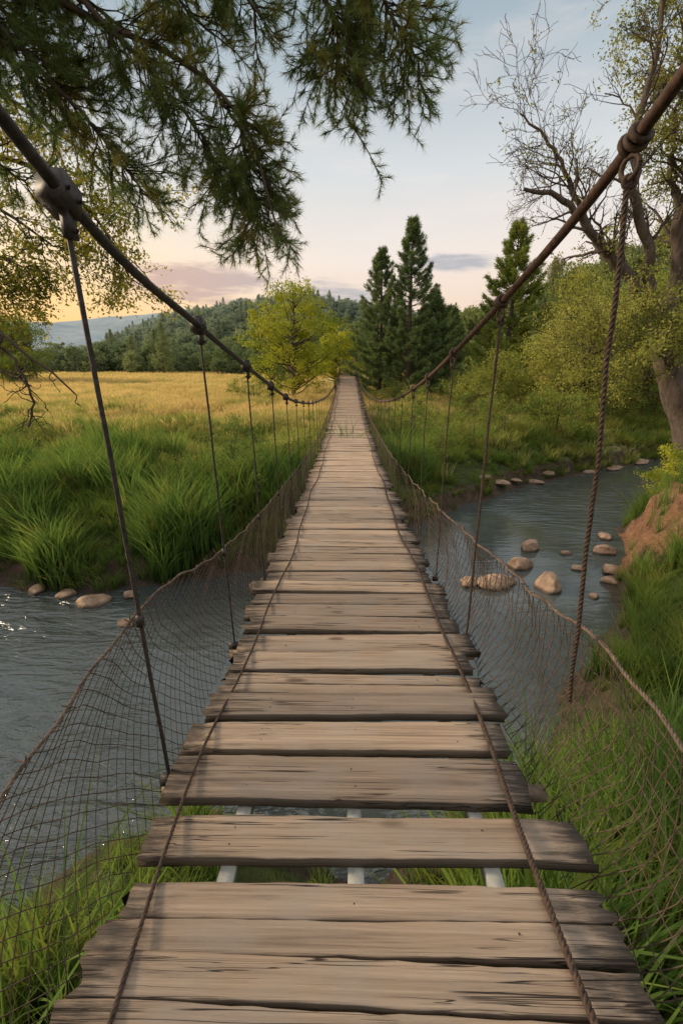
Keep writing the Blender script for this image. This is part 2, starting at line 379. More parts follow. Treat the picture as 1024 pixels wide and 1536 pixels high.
scatter('lush_grass',(p2-[0,0,.04])[gsel],rot[gsel],scl[gsel],idx[gsel],src)
p3=np.concatenate([p2[~gsel],region(24000,-80,60,30,75,R)[0]]);p3=p3[infr(p3)]
src=[clump(40,.7,.028,.35,.5,M_mid,40),clump(40,.7,.028,.35,.5,M_mid,41),clump(40,.75,.030,.35,.45,M_gold,42,True),clump(40,.75,.030,.35,.45,M_gold,43,True)]
rot,scl,idx=put(p3,R,.5,1.05,2)
gp=.92*sst(19,35,p3[:,1]+fbm(p3[:,0]*.12,p3[:,1]*.12,14)*34);idx=idx+2*(R.random(len(p3))<gp)
scatter('meadow_grass',p3,rot,scl,idx,src)
p4,_=region(20000,-150,60,72,135,R)
src=[clump(40,.9,.08,.8,.4,M_gold,52,True),clump(40,.9,.08,.8,.4,M_gold,53,True)]
rot,scl,idx=put(p4,R,.7,1.2,2);scatter('golden_field_grass',p4,rot,scl,idx,src)

# ---------------------------------------------------------------- foliage builders
def leaves(mb,P,size,r,aspect=.55,droop=0):
    n=len(P);d=unit(r.normal(size=(n,3))+[0,0,-droop]);u=unit(np.cross(d,r.normal(size=(n,3))))
    s=(size*r.uniform(.6,1.3,n))[:,None]
    V=np.stack([P-d*s*.5,P+u*s*.5*aspect,P+d*s*.5,P-u*s*.5*aspect],1).reshape(-1,3)
    mb.add(V,np.arange(n*4).reshape(-1,4),var=np.repeat(r.random(n),4))
def broadleaf(H,cr,z0,nc,lp,ls,seed,mt,spread=.55,trunk_r=None,droop=0,vert=.7,stems=1):
    r=np.random.default_rng(seed);wd=MB();lf=MB();tr=trunk_r or H*.022
    for st in range(stems):
        lean=r.normal(0,.04*H,2)*(2 if stems>1 else 1)
        path=np.array([[lean[0]*t**1.3+r.normal(0,.012*H)*t,lean[1]*t**1.3+r.normal(0,.012*H)*t,-.4+t*(H*.92+.4)] for t in np.linspace(0,1,9)])
        v,f=tube(path,tr*np.linspace(1.15,.12,9),7);wd.add(v,f)
        for c in range(nc//stems):
            for _ in range(20):
                q=r.uniform(-1,1,3)
                if .25<np.linalg.norm(q)<1: break
            zc=(z0+H)/2;cen=np.array([q[0]*cr*(1-.35*max(0,q[2])),q[1]*cr*(1-.35*max(0,q[2])),zc+q[2]*(H-z0)/2])
            cen[:2]+=lean*.6
            tz=np.clip((cen[2]-.35*np.hypot(*cen[:2]))/H,.12,.9)
            k=tz*8;i0=int(k);st0=path[i0]+(path[min(8,i0+1)]-path[i0])*(k-i0)
            mid=(st0+cen)/2+[0,0,-.08*np.linalg.norm(cen-st0)]+r.normal(0,.1,3)
            v,f=tube(curve_pts([st0,mid,cen],6),tr*.32*np.linspace(1,.15,6),4);wd.add(v,f)
            sc=cr*spread*r.uniform(.3,.62)
            nsub=7;sub=cen+r.normal(size=(nsub,3))*sc*.6*[1,1,vert]
            m=int(lp*r.uniform(.5,1.2));w=r.integers(0,nsub,m)
            P=sub[w]+r.normal(size=(m,3))*sc*.32*[1,1,vert]
            if droop: P[:,2]-=np.abs(r.normal(0,droop,m))
            leaves(lf,P,ls,r,droop=droop)
            for s_ in sub[:4]:
                v,f=tube([cen,(cen+s_)/2+r.normal(0,.05,3),s_],[tr*.07,tr*.05,tr*.02],3);wd.add(v,f)
    return wd.mesh('wood',M_bark,True),lf.mesh('leaves',mt)
def tree(name,x,y,dz=0,rz=0,**k):
    w,l=broadleaf(**k);z=float(height(np.array([x]),np.array([y]))[0])+dz
    e=new_obj(name,None);e.location=(x,y,z);e.rotation_euler[2]=rz
    new_obj('trunk_and_branches',w,e);new_obj('foliage',l,e);return e
def pine_meshes(H,br,seed,dens=1.,z0=.06,k=6):
    r=np.random.default_rng(seed);wd=MB();lf=MB()
    v,f=tube([[0,0,-.4],[.05,0,H*.5],[0,.03,H]],[H*.02,H*.012,.02],7);wd.add(v,f)
    z=H*z0;P=[];D=[]
    while z<H*.985:
        t=z/H;nb=r.integers(3,6);a0=r.uniform(0,6.28)
        for b in range(nb):
            a=a0+b*6.283/nb+r.normal(0,.3)
            L=br*(1-t)**.85*r.uniform(.4,1.2)+.12
            el=.12+.6*t**2+r.normal(0,.10)
            s=np.linspace(0,1,6);rad=L*s
            bp=np.stack([np.cos(a)*rad,np.sin(a)*rad,z+rad*np.sin(el)-.22*L*s*(1-t)+.3*L*s**3],1)
            v,f=tube(bp,H*.003*np.linspace(1,.2,6)+.004,3);wd.add(v,f)
            m=int((6+L*20)*dens);u=r.uniform(.3,1,m)**.7
            q=np.stack([np.interp(u,s,bp[:,kk]) for kk in range(3)],1)
            side=np.array([-np.sin(a),np.cos(a),0]);wv=r.normal(0,1,m)*L*.12*(1.2-u)
            q=q+side*wv[:,None]+np.stack([r.normal(0,.05,m),r.normal(0,.05,m),r.normal(.03,.06,m)],1)
            P.append(q);D.append(np.tile([np.cos(a),np.sin(a),.8],(m,1))+side*np.sign(wv)[:,None]*.6)
        z+=H*.031*(1.25-t*.7)
    P=np.concatenate(P);D=unit(np.concatenate(D))
    P=np.repeat(P,k,0);D=np.repeat(D,k,0);n=len(P)
    d=unit(D+r.normal(0,.5,(n,3)));u=unit(np.cross(d,r.normal(size=(n,3))));l=r.uniform(.14,.30,n)[:,None]*(H/12)**.5
    P=P+r.normal(0,.06,(n,3))
    V=np.stack([P-u*.020,P+u*.020,P+d*l+u*.009,P+d*l-u*.009],1).reshape(-1,3)
    lf.add(V,np.arange(n*4).reshape(-1,4),var=np.repeat(r.random(n),4))
    return wd.mesh('wood',M_bark),lf.mesh('needles',M_pine)
def pine(x,y,H,br,seed,mt=None):
    w,l=pine_meshes(H,br,seed,k=9);z=float(height(np.array([x]),np.array([y]))[0])
    if mt: l.materials.clear();l.materials.append(mt)
    e=new_obj('pine_tree',None);e.location=(x,y,z);new_obj('trunk_and_branches',w,e);new_obj('needles',l,e)
pine(5.2,42,14.0,4.0,1);pine(2.9,44,12.3,3.1,2);pine(7.9,45,9.2,3.5,6)
pine(13.4,41,13.6,4.6,3,M_leafG);pine(10.6,50,8.0,3.0,4)
tree('birch_tree',-4.4,38,rz=1,H=9.2,cr=3.7,z0=1.2,nc=85,lp=330,ls=.15,seed=5,mt=M_leafY,spread=.42)
tree('broadleaf_tree',-1.3,47,H=7.0,cr=2.5,z0=.6,nc=40,lp=300,ls=.17,seed=6,mt=M_leafY,spread=.5)
tree('broadleaf_tree',-8.5,52,H=6,cr=2.6,z0=.3,nc=40,lp=300,ls=.17,seed=66,mt=M_leafG,spread=.5)
tree('broadleaf_tree',2.6,54,H=5.5,cr=2.2,z0=.4,nc=30,lp=300,ls=.17,seed=67,mt=M_leafG,spread=.5)
tree('willow_tree',9.8,31,H=4.0,cr=2.4,z0=.2,nc=50,lp=400,ls=.12,seed=7,mt=M_leafW,droop=.25,stems=3)
tree('willow_tree',13.4,27,H=7.2,cr=3.4,z0=.3,nc=75,lp=420,ls=.12,seed=8,mt=M_leafW,droop=.3,stems=3)
tree('willow_tree',18.0,28.5,H=8.2,cr=3.6,z0=.3,nc=75,lp=420,ls=.13,seed=9,mt=M_leafW,droop=.3,stems=3)
tree('willow_tree',23.5,31,H=9,cr=4.2,z0=.3,nc=75,lp=420,ls=.14,seed=10,mt=M_leafG,droop=.3,stems=2)
tree('willow_tree',19.0,38,H=10,cr=4.2,z0=.3,nc=75,lp=420,ls=.16,seed=11,mt=M_leafW,droop=.3,stems=2)
tree('broadleaf_tree',30,42,H=12,cr=5.2,z0=.5,nc=80,lp=420,ls=.18,seed=12,mt=M_leafG)
tree('broadleaf_tree',-50,72,H=10,cr=4.6,z0=.5,nc=70,lp=300,ls=.24,seed=13,mt=M_leafG)
tree('broadleaf_tree',-58,78,H=11,cr=5,z0=.5,nc=70,lp=300,ls=.24,seed=14,mt=M_leafG)
ss=[]
def join(w,l,m0,m1):
    bm=bmesh.new();bm.from_mesh(w);nf=len(bm.faces);bm.from_mesh(l);bm.faces.ensure_lookup_table()
    for f in bm.faces[nf:]: f.material_index=1
    me=bpy.data.meshes.new('plant');bm.to_mesh(me);bm.free();me.materials.append(m0);me.materials.append(m1);return me
for s in range(4):
    w,l=broadleaf(H=1.5,cr=.8,z0=.1,nc=22,lp=170,ls=.055,seed=100+s,mt=[M_leafG,M_leafW,M_leafG,M_leafY][s],stems=3,trunk_r=.02)
    ss.append(join(w,l,M_bark,l.materials[0]))
sh=[(-2.6,11.2,1.0,0),(-3.3,12.4,1.2,2),(-1.7,12.6,.9,0),(-4.4,11.6,.8,0),(-1.9,15,1,1),(1.9,14.6,.8,0),(3.4,16.6,1,0),(5.,18.2,.9,1),(2.8,18.5,1.1,2),(7,20.6,1.2,0),(9,22,1.3,0),(11.5,23.5,1.4,1),(14,25,1.5,0),(17,26,1.6,2),(8.7,11.9,.9,3),(9.6,12.4,1.1,3),(9.3,11.2,.75,3),(8.3,11.3,.55,0),(-7,35,1.3,0),(-5.7,34,1.1,3),(-9,40,1.5,1),(6.2,24,1.2,2),(4,28,1.3,0),(7.4,27,1.5,1),(13.5,19.6,1.,0),(15,19.5,1.2,1),(-16,18.6,.8,0),(-13,18.8,.9,2),(-10,18.4,.8,0),(-18,19,.9,0),(-7.5,18.5,.7,2),(-20,18,.9,0),(2,33,1.1,0),(4,37,1.4,1),(8,36,1.5,0),(12,35,1.7,2)]
r=np.random.default_rng(4)
for _ in range(60):
    x=r.uniform(3,32);y=x*.62+r.uniform(14,34);sh.append((x,y,r.uniform(.7,1.9),r.integers(0,3)))
sh=np.array(sh);zz=height(sh[:,0],sh[:,1]);k=zz>W+.2;sh=sh[k];zz=zz[k]
rot=np.zeros((len(sh),3));rot[:,2]=r.uniform(0,6,len(sh))
scatter('riverside_shrubs',np.stack([sh[:,0],sh[:,1],zz-.05],1),rot,np.repeat(sh[:,2:3],3,1),sh[:,3],ss)
fs=[]
for s in range(6):
    w,l=broadleaf(H=8,cr=2.9,z0=.3,nc=34,lp=120,ls=.38,seed=200+s,mt=M_forest,spread=.5) if s<5 else pine_meshes(10,3.0,300,dens=.6,k=4)
    fs.append(join(w,l,M_bark,M_forest))
r=np.random.default_rng(12)
x=r.uniform(-330,420,22000);y=r.uniform(60,480,22000)
thr=np.where(x<-8,116+fbm(x*.03,y*0,3)*40-.06*x,np.where(x<14,78,50+.0*x))
k=(y>thr)&(np.abs(x)<.95*y+20)&~((x>-8)&(x<14)&(y<78))
p=np.stack([x,y],1)[k]
z=height(p[:,0],p[:,1])
dd=np.hypot(p[:,0],p[:,1]);kk=(r.random(len(p))<.6)&((dd<190)|(z>2)|(r.random(len(p))<.25));p=p[kk];z=z[kk]
n=len(p);s=r.uniform(.5,1.2,n)
rot=np.zeros((n,3));rot[:,2]=r.uniform(0,6.28,n)
scatter('distant_forest',np.stack([p[:,0],p[:,1],z-.3],1),rot,np.stack([s,s,s*r.uniform(.8,1.2,n)],1),r.choice(6,n,p=[.18]*5+[.10]),fs)

# ---------------------------------------------------------------- branching trees near the camera
def grow(mb,p,d,L,rad,lvl,r,tips,bend=.22,up=.0,nch=(4,6),seg=5,ang=.75,minr=.003,shrink=.55):
    n=7;P=[np.array(p,float)];d=unit(d);dirs=[d]
    for k in range(n-1):
        d=unit(d+r.normal(0,bend,3)+[0,0,up]);P.append(P[-1]+d*L/(n-1));dirs.append(d)
    P=np.array(P);rr=rad*np.linspace(1,.4 if lvl>0 else .25,n);v,f=tube(P,np.maximum(rr,minr),seg if rad>.02 else 3);mb.add(v,f)
    if lvl==0: tips.append((P,dirs));return
    for c in range(r.integers(*nch)):
        t=r.uniform(.25,1);k=min(n-1,int(t*(n-1)+.5))
        side=unit(np.cross(dirs[k],r.normal(size=3)))
        nd=unit(dirs[k]*math.cos(ang)+side*math.sin(ang)*r.uniform(.7,1.2))
        grow(mb,P[k],nd,L*shrink*r.uniform(.7,1.2),max(minr,rr[k]*.6),lvl-1,r,tips,bend,up,nch,seg,ang,minr,shrink)
r=np.random.default_rng(31);wd=MB();tips=[];btips=[]
bz=float(height(np.array([13.0]),np.array([16.4]))[0])
trunk=curve_pts([(12.9,16.4,bz-.5),(12.3,16.7,-2.4),(11.4,17,-.4),(10.8,17,1.0),(10.1,17,2.1)],18)
v,f=tube(trunk,np.linspace(.56,.33,18)+.03*np.sin(np.arange(18)*1.7),10);wd.add(v,f)
limbs=[([(10.1,17,2.0),(9.1,17,3.0),(7.9,16.8,3.9),(7.0,16.6,4.6),(6.4,16.4,4.9),(5.3,16.2,5.0)],.23,0),
([(7.9,16.8,3.9),(7.2,17,5.0),(6.7,17,6.0),(5.9,17,6.7),(5.2,17,7.2)],.11,0),
([(10.1,17,2.0),(9.7,16.8,3.4),(8.9,16.6,5.0),(8.6,16.6,6.8),(8.9,16.7,8.6),(8.7,16.8,10.6)],.19,0),
([(10.8,17,1.0),(11.2,17.4,2.8),(10.9,17.4,4.6),(11.2,17.2,6.6),(10.8,17,9.0),(11.1,17,11)],.28,1),
([(11.2,17.4,2.8),(12.2,17.6,4.0),(13.2,17.6,6.0),(13.4,17.2,8.5)],.18,1),
([(10.9,17.4,4.6),(10.2,17.3,6.0),(10.0,17.2,7.6),(9.6,17.,9.5)],.10,1),
([(10.9,17.4,1.9),(12.6,17.2,2.6),(14.2,17,3.4),(15.5,17,5.5)],.16,1),
([(11.5,17,-.4),(10.2,16.2,.4),(9.2,15.8,.6),(8.4,15.6,.2)],.07,1)]
for cp,r0,leafy in limbs:
    P=curve_pts(cp,22);P[1:]+=r.normal(0,.045,(21,3));v,f=tube(P,np.linspace(r0,r0*.22,22),7);wd.add(v,f)
    for k in range(4,22):
        for _ in range(2):
            if r.random()<(.9 if leafy else .6):
                t=unit(P[min(21,k+1)]-P[k-1]);side=unit(np.cross(t,r.normal(size=3)))
                grow(wd,P[k],t*.6+side*.9+[0,0,.35],r.uniform(.9,1.9),max(.012,r0*(1-k/24)*.4),2,r,tips if leafy else btips,.24,.03,(3,6),4,.7,.0065,.6)
lf=MB();Q=[]
for P,d in tips:
    m=r.integers(12,30);k=r.integers(1,len(P),m);Q.append(P[k]+r.normal(0,.12,(m,3)))
sel=[b for b in btips if r.random()<.12 or b[0][0][2]<4]
for P,d in sel:
    m=6;k=r.integers(1,len(P),m);Q.append(P[k]+r.normal(0,.07,(m,3)))
leaves(lf,np.concatenate(Q),.095,r)
e=new_obj('riverside_tree',None);new_obj('trunk_and_branches',wd.mesh('wood',M_bark),e);new_obj('foliage',lf.mesh('leaves',M_leafW),e)

# overhanging pine on the left
r=np.random.default_rng(77);wd=MB();tw=MB();nd=MB()
gz=float(height(np.array([-5.9]),np.array([-.6]))[0])
tp=curve_pts([(-5.9,-.6,gz-.4),(-5.8,-.4,0),(-5.7,-.2,3),(-5.9,0,7)],20)
v,f=tube(tp,np.linspace(.34,.16,20),12);wd.add(v,f)
mains=[([(-5.7,-.3,1.6),(-4.2,1.8,2.3),(-3.0,3.2,2.5),(-2.2,3.8,2.42),(-1.6,4.,2.2),(-1.03,4,1.97),(-.68,4,1.63),(-.56,4,1.21),(-.47,4,.98)],.065,1.),
([(-5.7,-.2,2.6),(-4.2,2.0,3.3),(-2.6,3.7,3.35),(-1.5,4,3.1),(-.6,4.,2.75),(-.1,4,2.35),(.12,4,1.95),(.05,4,1.72)],.05,1.),
([(-.6,4,2.75),(0,4,2.55),(.35,4,2.2),(.52,4,2.0)],.02,1.),
([(-.3,4,2.5),(-.1,4.1,2.2),(-.08,4.1,1.95)],.014,.8),
([(-3.0,3.2,2.5),(-2.3,3.5,2.7),(-1.5,3.8,2.75),(-.9,4,2.6),(-.6,4.,2.3)],.03,1.),
([(-4.2,1.8,2.3),(-3.4,3.0,2.0),(-2.9,3.8,1.7),(-2.5,4.2,1.35)],.03,1.),
([(-2.6,3.5,2.45),(-2.2,3.8,2.0),(-1.8,4,1.6),(-1.6,4.1,1.3)],.025,1.),
([(-1.03,4,1.97),(-.8,4.1,1.6),(-.85,4.2,1.3),(-.78,4.2,1.1)],.014,1.),
([(-1.8,3.9,2.3),(-1.4,4,1.9),(-1.1,4.1,1.55),(-1.,4.2,1.3)],.02,.8),
([(-4.2,2,3.3),(-3.4,3.2,3.0),(-2.8,3.8,2.6),(-2.3,4.1,2.2),(-2.,4.2,1.9)],.03,1.),
([(-3.6,2.6,3.0),(-2.9,3.5,2.85),(-2.2,3.9,2.7),(-1.7,4.1,2.45),(-1.3,4.2,2.3)],.03,1.),
([(-3.2,3.0,2.6),(-2.8,3.5,2.3),(-2.5,3.9,2.1),(-2.1,4.2,1.95)],.02,1.),
([(-3.6,2.6,2.9),(-3.0,3.4,2.75),(-2.6,3.9,2.45),(-2.2,4.2,2.3)],.02,1.),
([(-2.6,3.7,3.35),(-1.9,3.9,2.9),(-1.4,4.1,2.6),(-1.,4.2,2.2)],.025,.9)]
TP=[];TD=[]
for cp,r0,dn in mains:
    n=44;P=curve_pts(cp,n);P[1:]+=np.cumsum(r.normal(0,.007,(n-1,3)),0);v,f=tube(P,np.linspace(r0,.008,n),7);wd.add(v,f)
    for k in range(6,n):
        if P[k][0]<-3.6: continue
        if vnoise(np.array([k*.35]),np.array([r0*500+cp[0][0]]),4)[0]<.25: continue
        for _ in range(3):
            if r.random()>.9*dn: continue
            t=unit(P[min(n-1,k+1)]-P[k-1]);side=unit(np.cross(t,r.normal(size=3)))
            d=unit(t*.7+side*.9+[0,0,-.15]);L=r.uniform(.15,.5)
            q=[P[k]]
            for j in range(5):
                d=unit(d+r.normal(0,.16,3)+[0,0,.02]);q.append(q[-1]+d*L/5)
            q=np.array(q);v,f=tube(q,np.linspace(.006,.0025,6),4);tw.add(v,f)
            TP.append(q[-1]);TD.append(d);TP.append(q[-2]);TD.append(d)
            for j in (2,3,4,5):
                for _2 in range(2):
                    if r.random()<.75:
                        sd=unit(d*.8+unit(np.cross(d,r.normal(size=3)))*.8+[0,0,.15]);l2=r.uniform(.04,.15)
                        e2=q[j]+sd*l2;v,f=tube([q[j],(q[j]+e2)/2,e2],[.003,.0025,.002],3);tw.add(v,f)
                        TP+= [e2];TD+=[sd]
TP=np.array(TP);TD=np.array(TD);K=38
P=np.repeat(TP,K,0);D=np.repeat(TD,K,0);n=len(P);back=r.uniform(0,.07,n)[:,None]
P=P-D*back;d=unit(D*1.0+r.normal(0,.55,(n,3)));u=unit(np.cross(d,r.normal(size=(n,3))));l=r.uniform(.04,.09,n)[:,None]
V=np.stack([P-u*.0018,P+u*.0018,P+d*l],1).reshape(-1,3)
nd.add(V,np.arange(n*3).reshape(-1,3),var=np.repeat(r.random(n),3))
e=new_obj('overhanging_pine_tree',None)
new_obj('trunk_and_limbs',wd.mesh('limbs',M_bark,True),e);new_obj('twigs',tw.mesh('twigs',M_twig),e);new_obj('needles',nd.mesh('needles',M_needle),e)

# broadleaf tree on the left bank, twigs reaching into view
r=np.random.default_rng(55);wd=MB();tips=[];dead=[]
gz=float(height(np.array([-10.4]),np.array([10.4]))[0])
v,f=tube(curve_pts([(-10.4,10.4,gz-.4),(-10.3,10.3,-1),(-10,10.1,1.5),(-10.2,10,5)],14),np.linspace(.3,.14,14),10);wd.add(v,f)
for cp,r0 in (([(-10,10.1,1.2),(-8.6,9.8,2.4),(-7.2,9.5,2.9),(-6.2,9.3,2.6),(-5.3,9.2,2.0)],.09),([(-10,10.1,2),(-8.8,9.8,3.8),(-7.6,9.6,4.6),(-6.4,9.4,4.5),(-5.2,9.3,3.9),(-4.4,9.2,3.3),(-3.9,9.2,2.7)],.09),
     ([(-10,10.1,.6),(-8.8,9.4,1.4),(-7.6,9,1.8),(-6.7,8.8,1.5),(-6.0,8.8,1.2)],.06),([(-8.6,9.8,2.4),(-7.4,9.2,2.2),(-6.4,9.0,1.9),(-5.7,8.9,1.6)],.05),([(-8.8,9.8,3.8),(-8,9.8,5.6),(-7,9.6,6.6),(-6,9.6,6.8)],.06),([(-7.2,9.5,2.9),(-6.2,9.4,3.4),(-5.2,9.3,3.1),(-4.3,9.2,2.2),(-4.0,9.2,1.5)],.05)):
    P=curve_pts(cp,22);v,f=tube(P,np.linspace(r0,.015,22),6);wd.add(v,f)
    for k in range(5,22):
        for _ in range(3):
            if r.random()<.2: continue
            t=unit(P[min(21,k+1)]-P[k-1]);side=unit(np.cross(t,r.normal(size=3)))
            grow(wd,P[k],t*.7+side*.8+[0,0,-.2],r.uniform(.5,1.1),.014,1,r,tips,.2,-.05,(4,7),4,.7,.004,.6)
for cp,r0 in (([(-10,10.,.2),(-8,8.6,.9),(-6.4,7.6,.9),(-5.2,7.1,.5),(-4.75,7,.1),(-4.4,7,-.15),(-4.1,7,-.45)],.06),([(-5.2,7.1,.5),(-4.9,7,.0),(-4.75,7,-.5),(-4.9,7,-1.0)],.03),([(-6.4,7.6,.9),(-5.6,7.2,.3),(-5.2,7.1,-.1),(-4.7,7,-.3)],.03)):
    P=curve_pts(cp,18);P[1:]+=r.normal(0,.03,(17,3));v,f=tube(P,np.linspace(r0,.012,18),6);wd.add(v,f)
    for k in range(8,18,1):
        grow(wd,P[k],r.normal(size=3)+[.4,0,-.5],r.uniform(.25,.55),.011,1,r,dead,.3,0,(1,3),4,.7,.0055,.6)
lf=MB();Q=[]
for P,d in tips:
    m=r.integers(12,34);k=r.integers(0,len(P),m);Q.append(P[k]+r.normal(0,.06,(m,3)))
leaves(lf,np.concatenate(Q),.07,r)
e=new_obj('riverbank_tree',None);new_obj('trunk_and_branches',wd.mesh('wood',M_twig),e);new_obj('foliage',lf.mesh('leaves',M_leafO),e)

# ---------------------------------------------------------------- rocks
m,nt,out=mat('river_rock');n=noise(nt,pos(nt),7,8,.7)
sp=nt.nodes.new('ShaderNodeSeparateXYZ');nt.links.new(pos(nt),sp.inputs[0])
c=ramp(nt,n,[(.3,(.12,.075,.05)),(.5,(.30,.195,.13)),(.7,(.43,.31,.215))])
c=mixc(nt,mapr(nt,sp.outputs[2],W+.02,W+.08,.85,0),c,(.04,.032,.025))
princ(nt,out,c,.8,n,.9,.04);M_rock=m
def rock(x,y,sx,sy,sz,seed,zoff=0):
    bm=bmesh.new();bmesh.ops.create_icosphere(bm,subdivisions=4,radius=1)
    r=np.random.default_rng(seed);o=r.uniform(0,50,3)
    pl=[(unit(r.normal(size=3)),r.uniform(.62,.9)) for _ in range(10)]
    for v in bm.verts:
        p=np.array(v.co)
        for nrm,dd in pl:
            k=p@nrm-dd
            if k>0: p=p-nrm*k*.8
        p=p*(1+.12*mn.noise(Vector(p*1.7+o))+.04*mn.noise(Vector(p*6+o)))
        v.co=(p[0]*sx/2,p[1]*sy/2,p[2]*sz/2)
    me=bpy.data.meshes.new('rock');bm.to_mesh(me);bm.free();me.materials.append(M_rock)
    me.polygons.foreach_set('use_smooth',np.ones(len(me.polygons),bool))
    o=new_obj('river_rock',me);z=max(W,float(height(np.array([x]),np.array([y]))[0]));o.location=(x,y,z+zoff);o.rotation_euler[2]=r.uniform(0,6)
for k,(x,y,sx,sy,sz) in enumerate([(4.65,10.8,.62,.48,.42),(4.0,9.7,.66,.52,.42),(4.25,8.75,.76,.58,.5),(3.2,8.8,.9,.6,.38),(2.6,8.8,.55,.4,.26),(5.3,9.6,.36,.3,.16),(5.4,10.5,.3,.25,.14),(5.0,8.3,.25,.2,.14),
    (4.9,15.9,.7,.4,.16),(5.6,16.5,.9,.5,.2),(6.4,17.1,.7,.4,.16),(7.3,17.6,.9,.5,.2),(8.2,18.3,.7,.5,.2),(6.0,9.5,.6,.5,.3),(6.4,10.6,.6,.5,.35),(7.0,11.6,.5,.4,.25),(5.7,8.9,.45,.35,.22),
    (-5.0,7.9,.7,.5,.3),(-5.7,8.2,.4,.3,.22),(-4.0,7.2,.42,.3,.12),(-6.4,8.4,.45,.35,.22),(-4.4,8.2,.35,.3,.2),(12.,20.2,1.4,.6,.22),(14,21.6,1.6,.7,.25),(10.5,19.4,1,.5,.22)]):
    rock(x,y,sx,sy,sz,400+k,sz*.08)

# ---------------------------------------------------------------- the bridge
BX=.03
DY=[-8,-3,0,.7,1.07,1.6,2.25,3.3,4.9,9.8,16.7,24.5,40,62];DZ=[-1.15,-1.33,-1.48,-1.525,-1.555,-1.61,-1.68,-1.765,-1.88,-2.13,-2.18,-1.88,-1.22,-.75]
def sp1(X_,Y_):
    P=np.array(X_,float);Q=np.array(Y_,float);m=np.gradient(Q,P)
    def f(x):
        x=np.asarray(x,float);i=np.clip(np.searchsorted(P,x,side='right')-1,0,len(P)-2);h=P[i+1]-P[i];u=(x-P[i])/h
        return (2*u**3-3*u**2+1)*Q[i]+(u**3-2*u**2+u)*h*m[i]+(-2*u**3+3*u**2)*Q[i+1]+(u**3-u**2)*h*m[i+1]
    return f
dz=sp1(DY,DZ)
cl=sp1([-7,1.2,1.43,2.55,3.68,4.8,5.9,8.6,14.6,25,41,54,62],[4.3,.53,.43,.18,-.03,-.23,-.41,-.70,-1.07,-1.25,-.75,.25,1.0])
cr_=sp1([-7,1.37,1.585,2.67,3.3,4.43,6.35,11.4,16,25,41,54,62],[4.6,.69,.605,.31,.17,-.06,-.37,-.88,-1.10,-1.25,-.75,.25,1.0])
nl=sp1([-3,.3,.85,1.43,2.6,5.6,8.5,12,18,30,62],[-.8,-.93,-.95,-.89,-1.11,-1.43,-1.65,-1.80,-1.88,-1.6,-.5])
nr=sp1([-3,.3,1.,1.46,1.93,3.4,8.3,12,18,30,62],[-.95,-1.03,-1.05,-1.03,-1.09,-1.22,-1.62,-1.78,-1.88,-1.6,-.5])
xl=lambda y:BX-.80-.0*y
xr=lambda y:BX+.79+0*y
bridge=new_obj('suspension_bridge',None)
r=np.random.default_rng(3);mb=MB()
def plank(y0,y1,zc,hw,th,detail,pid,offs=0,yaw=0,roll=0):
    nx_=detail;ny_=4 if detail>6 else 1
    xs_=np.linspace(-1,1,nx_+1);L=y1-y0
    b=.003
    ring=[(-L/2,-th+b),(-L/2,-b),(-L/2+b,0)]+[(-L/2+b+(L-2*b)*k/ny_,0) for k in range(1,ny_)]+[(L/2-b,0),(L/2,-b),(L/2,-th+b),(L/2-b,-th),(-L/2+b,-th)]
    ring=np.array(ring);m_=len(ring)
    wob=np.zeros((nx_+1,2))
    if detail>6:
        wob=np.cumsum(r.normal(0,.0045,(nx_+1,2)),0)*.22+r.normal(0,.0009,(nx_+1,2))
    V=[]
    for k,x in enumerate(xs_):
        q=ring.copy();q[:,0]+=np.where(ring[:,0]<0,wob[k,0],wob[k,1]);
        jag=r.normal(0,.015,m_) if (k in(0,nx_) and detail>6) else np.zeros(m_)
        q[:,1]+=(-.006*abs(x)**6+ (vnoise(np.array([x*3+pid*50]),np.array([pid*9]))[0]-.5)*.004) if detail>6 else 0
        if detail>6 and k in(0,1,nx_-1,nx_): q[:,1]-=abs(r.normal(0,.003)); 
        V.append(np.stack([x*hw+offs+jag,q[:,0],q[:,1]],1))
    V=np.concatenate(V)
    i_=np.arange(nx_)[:,None]*m_;j=np.arange(m_)[None];kk=(j+1)%m_
    F_=np.stack([i_+j,i_+m_+j,i_+m_+kk,i_+kk],-1).reshape(-1,4)
    xe=np.repeat(np.abs(xs_),m_)
    c,s=math.cos(yaw),math.sin(yaw)
    V=np.stack([V[:,0]*c-V[:,1]*s,V[:,0]*s+V[:,1]*c,V[:,2]+V[:,0]*roll],1)+[BX,(y0+y1)/2,zc]
    mb.add(V,F_,pid=pid,endw=xe)
    n0=mb.n-len(V)
    for st,rev in((0,False),(nx_*m_,True)):
        idx=list(range(st,st+m_));idx=idx if not rev else idx[::-1]
        mb.f.append(np.array([idx])+n0)
exp=[(-.12,.08),(.12,.30),(.34,.54),(.575,.79),(.812,.985),(1.085,1.235),(1.315,1.515),(1.58,1.74),(1.80,1.955),(2.01,2.17)]
y=2.225
while y<62.5:
    g_=r.uniform(.04,.075) if y<4 else r.uniform(.022,.06)
    L=r.uniform(.155,.20);exp.append((y,y+L));y+=L+g_
y=-.16
while y>-7:
    L=r.uniform(.16,.19);exp.append((y-L,y));y-=L+.03
NAILS=MB()
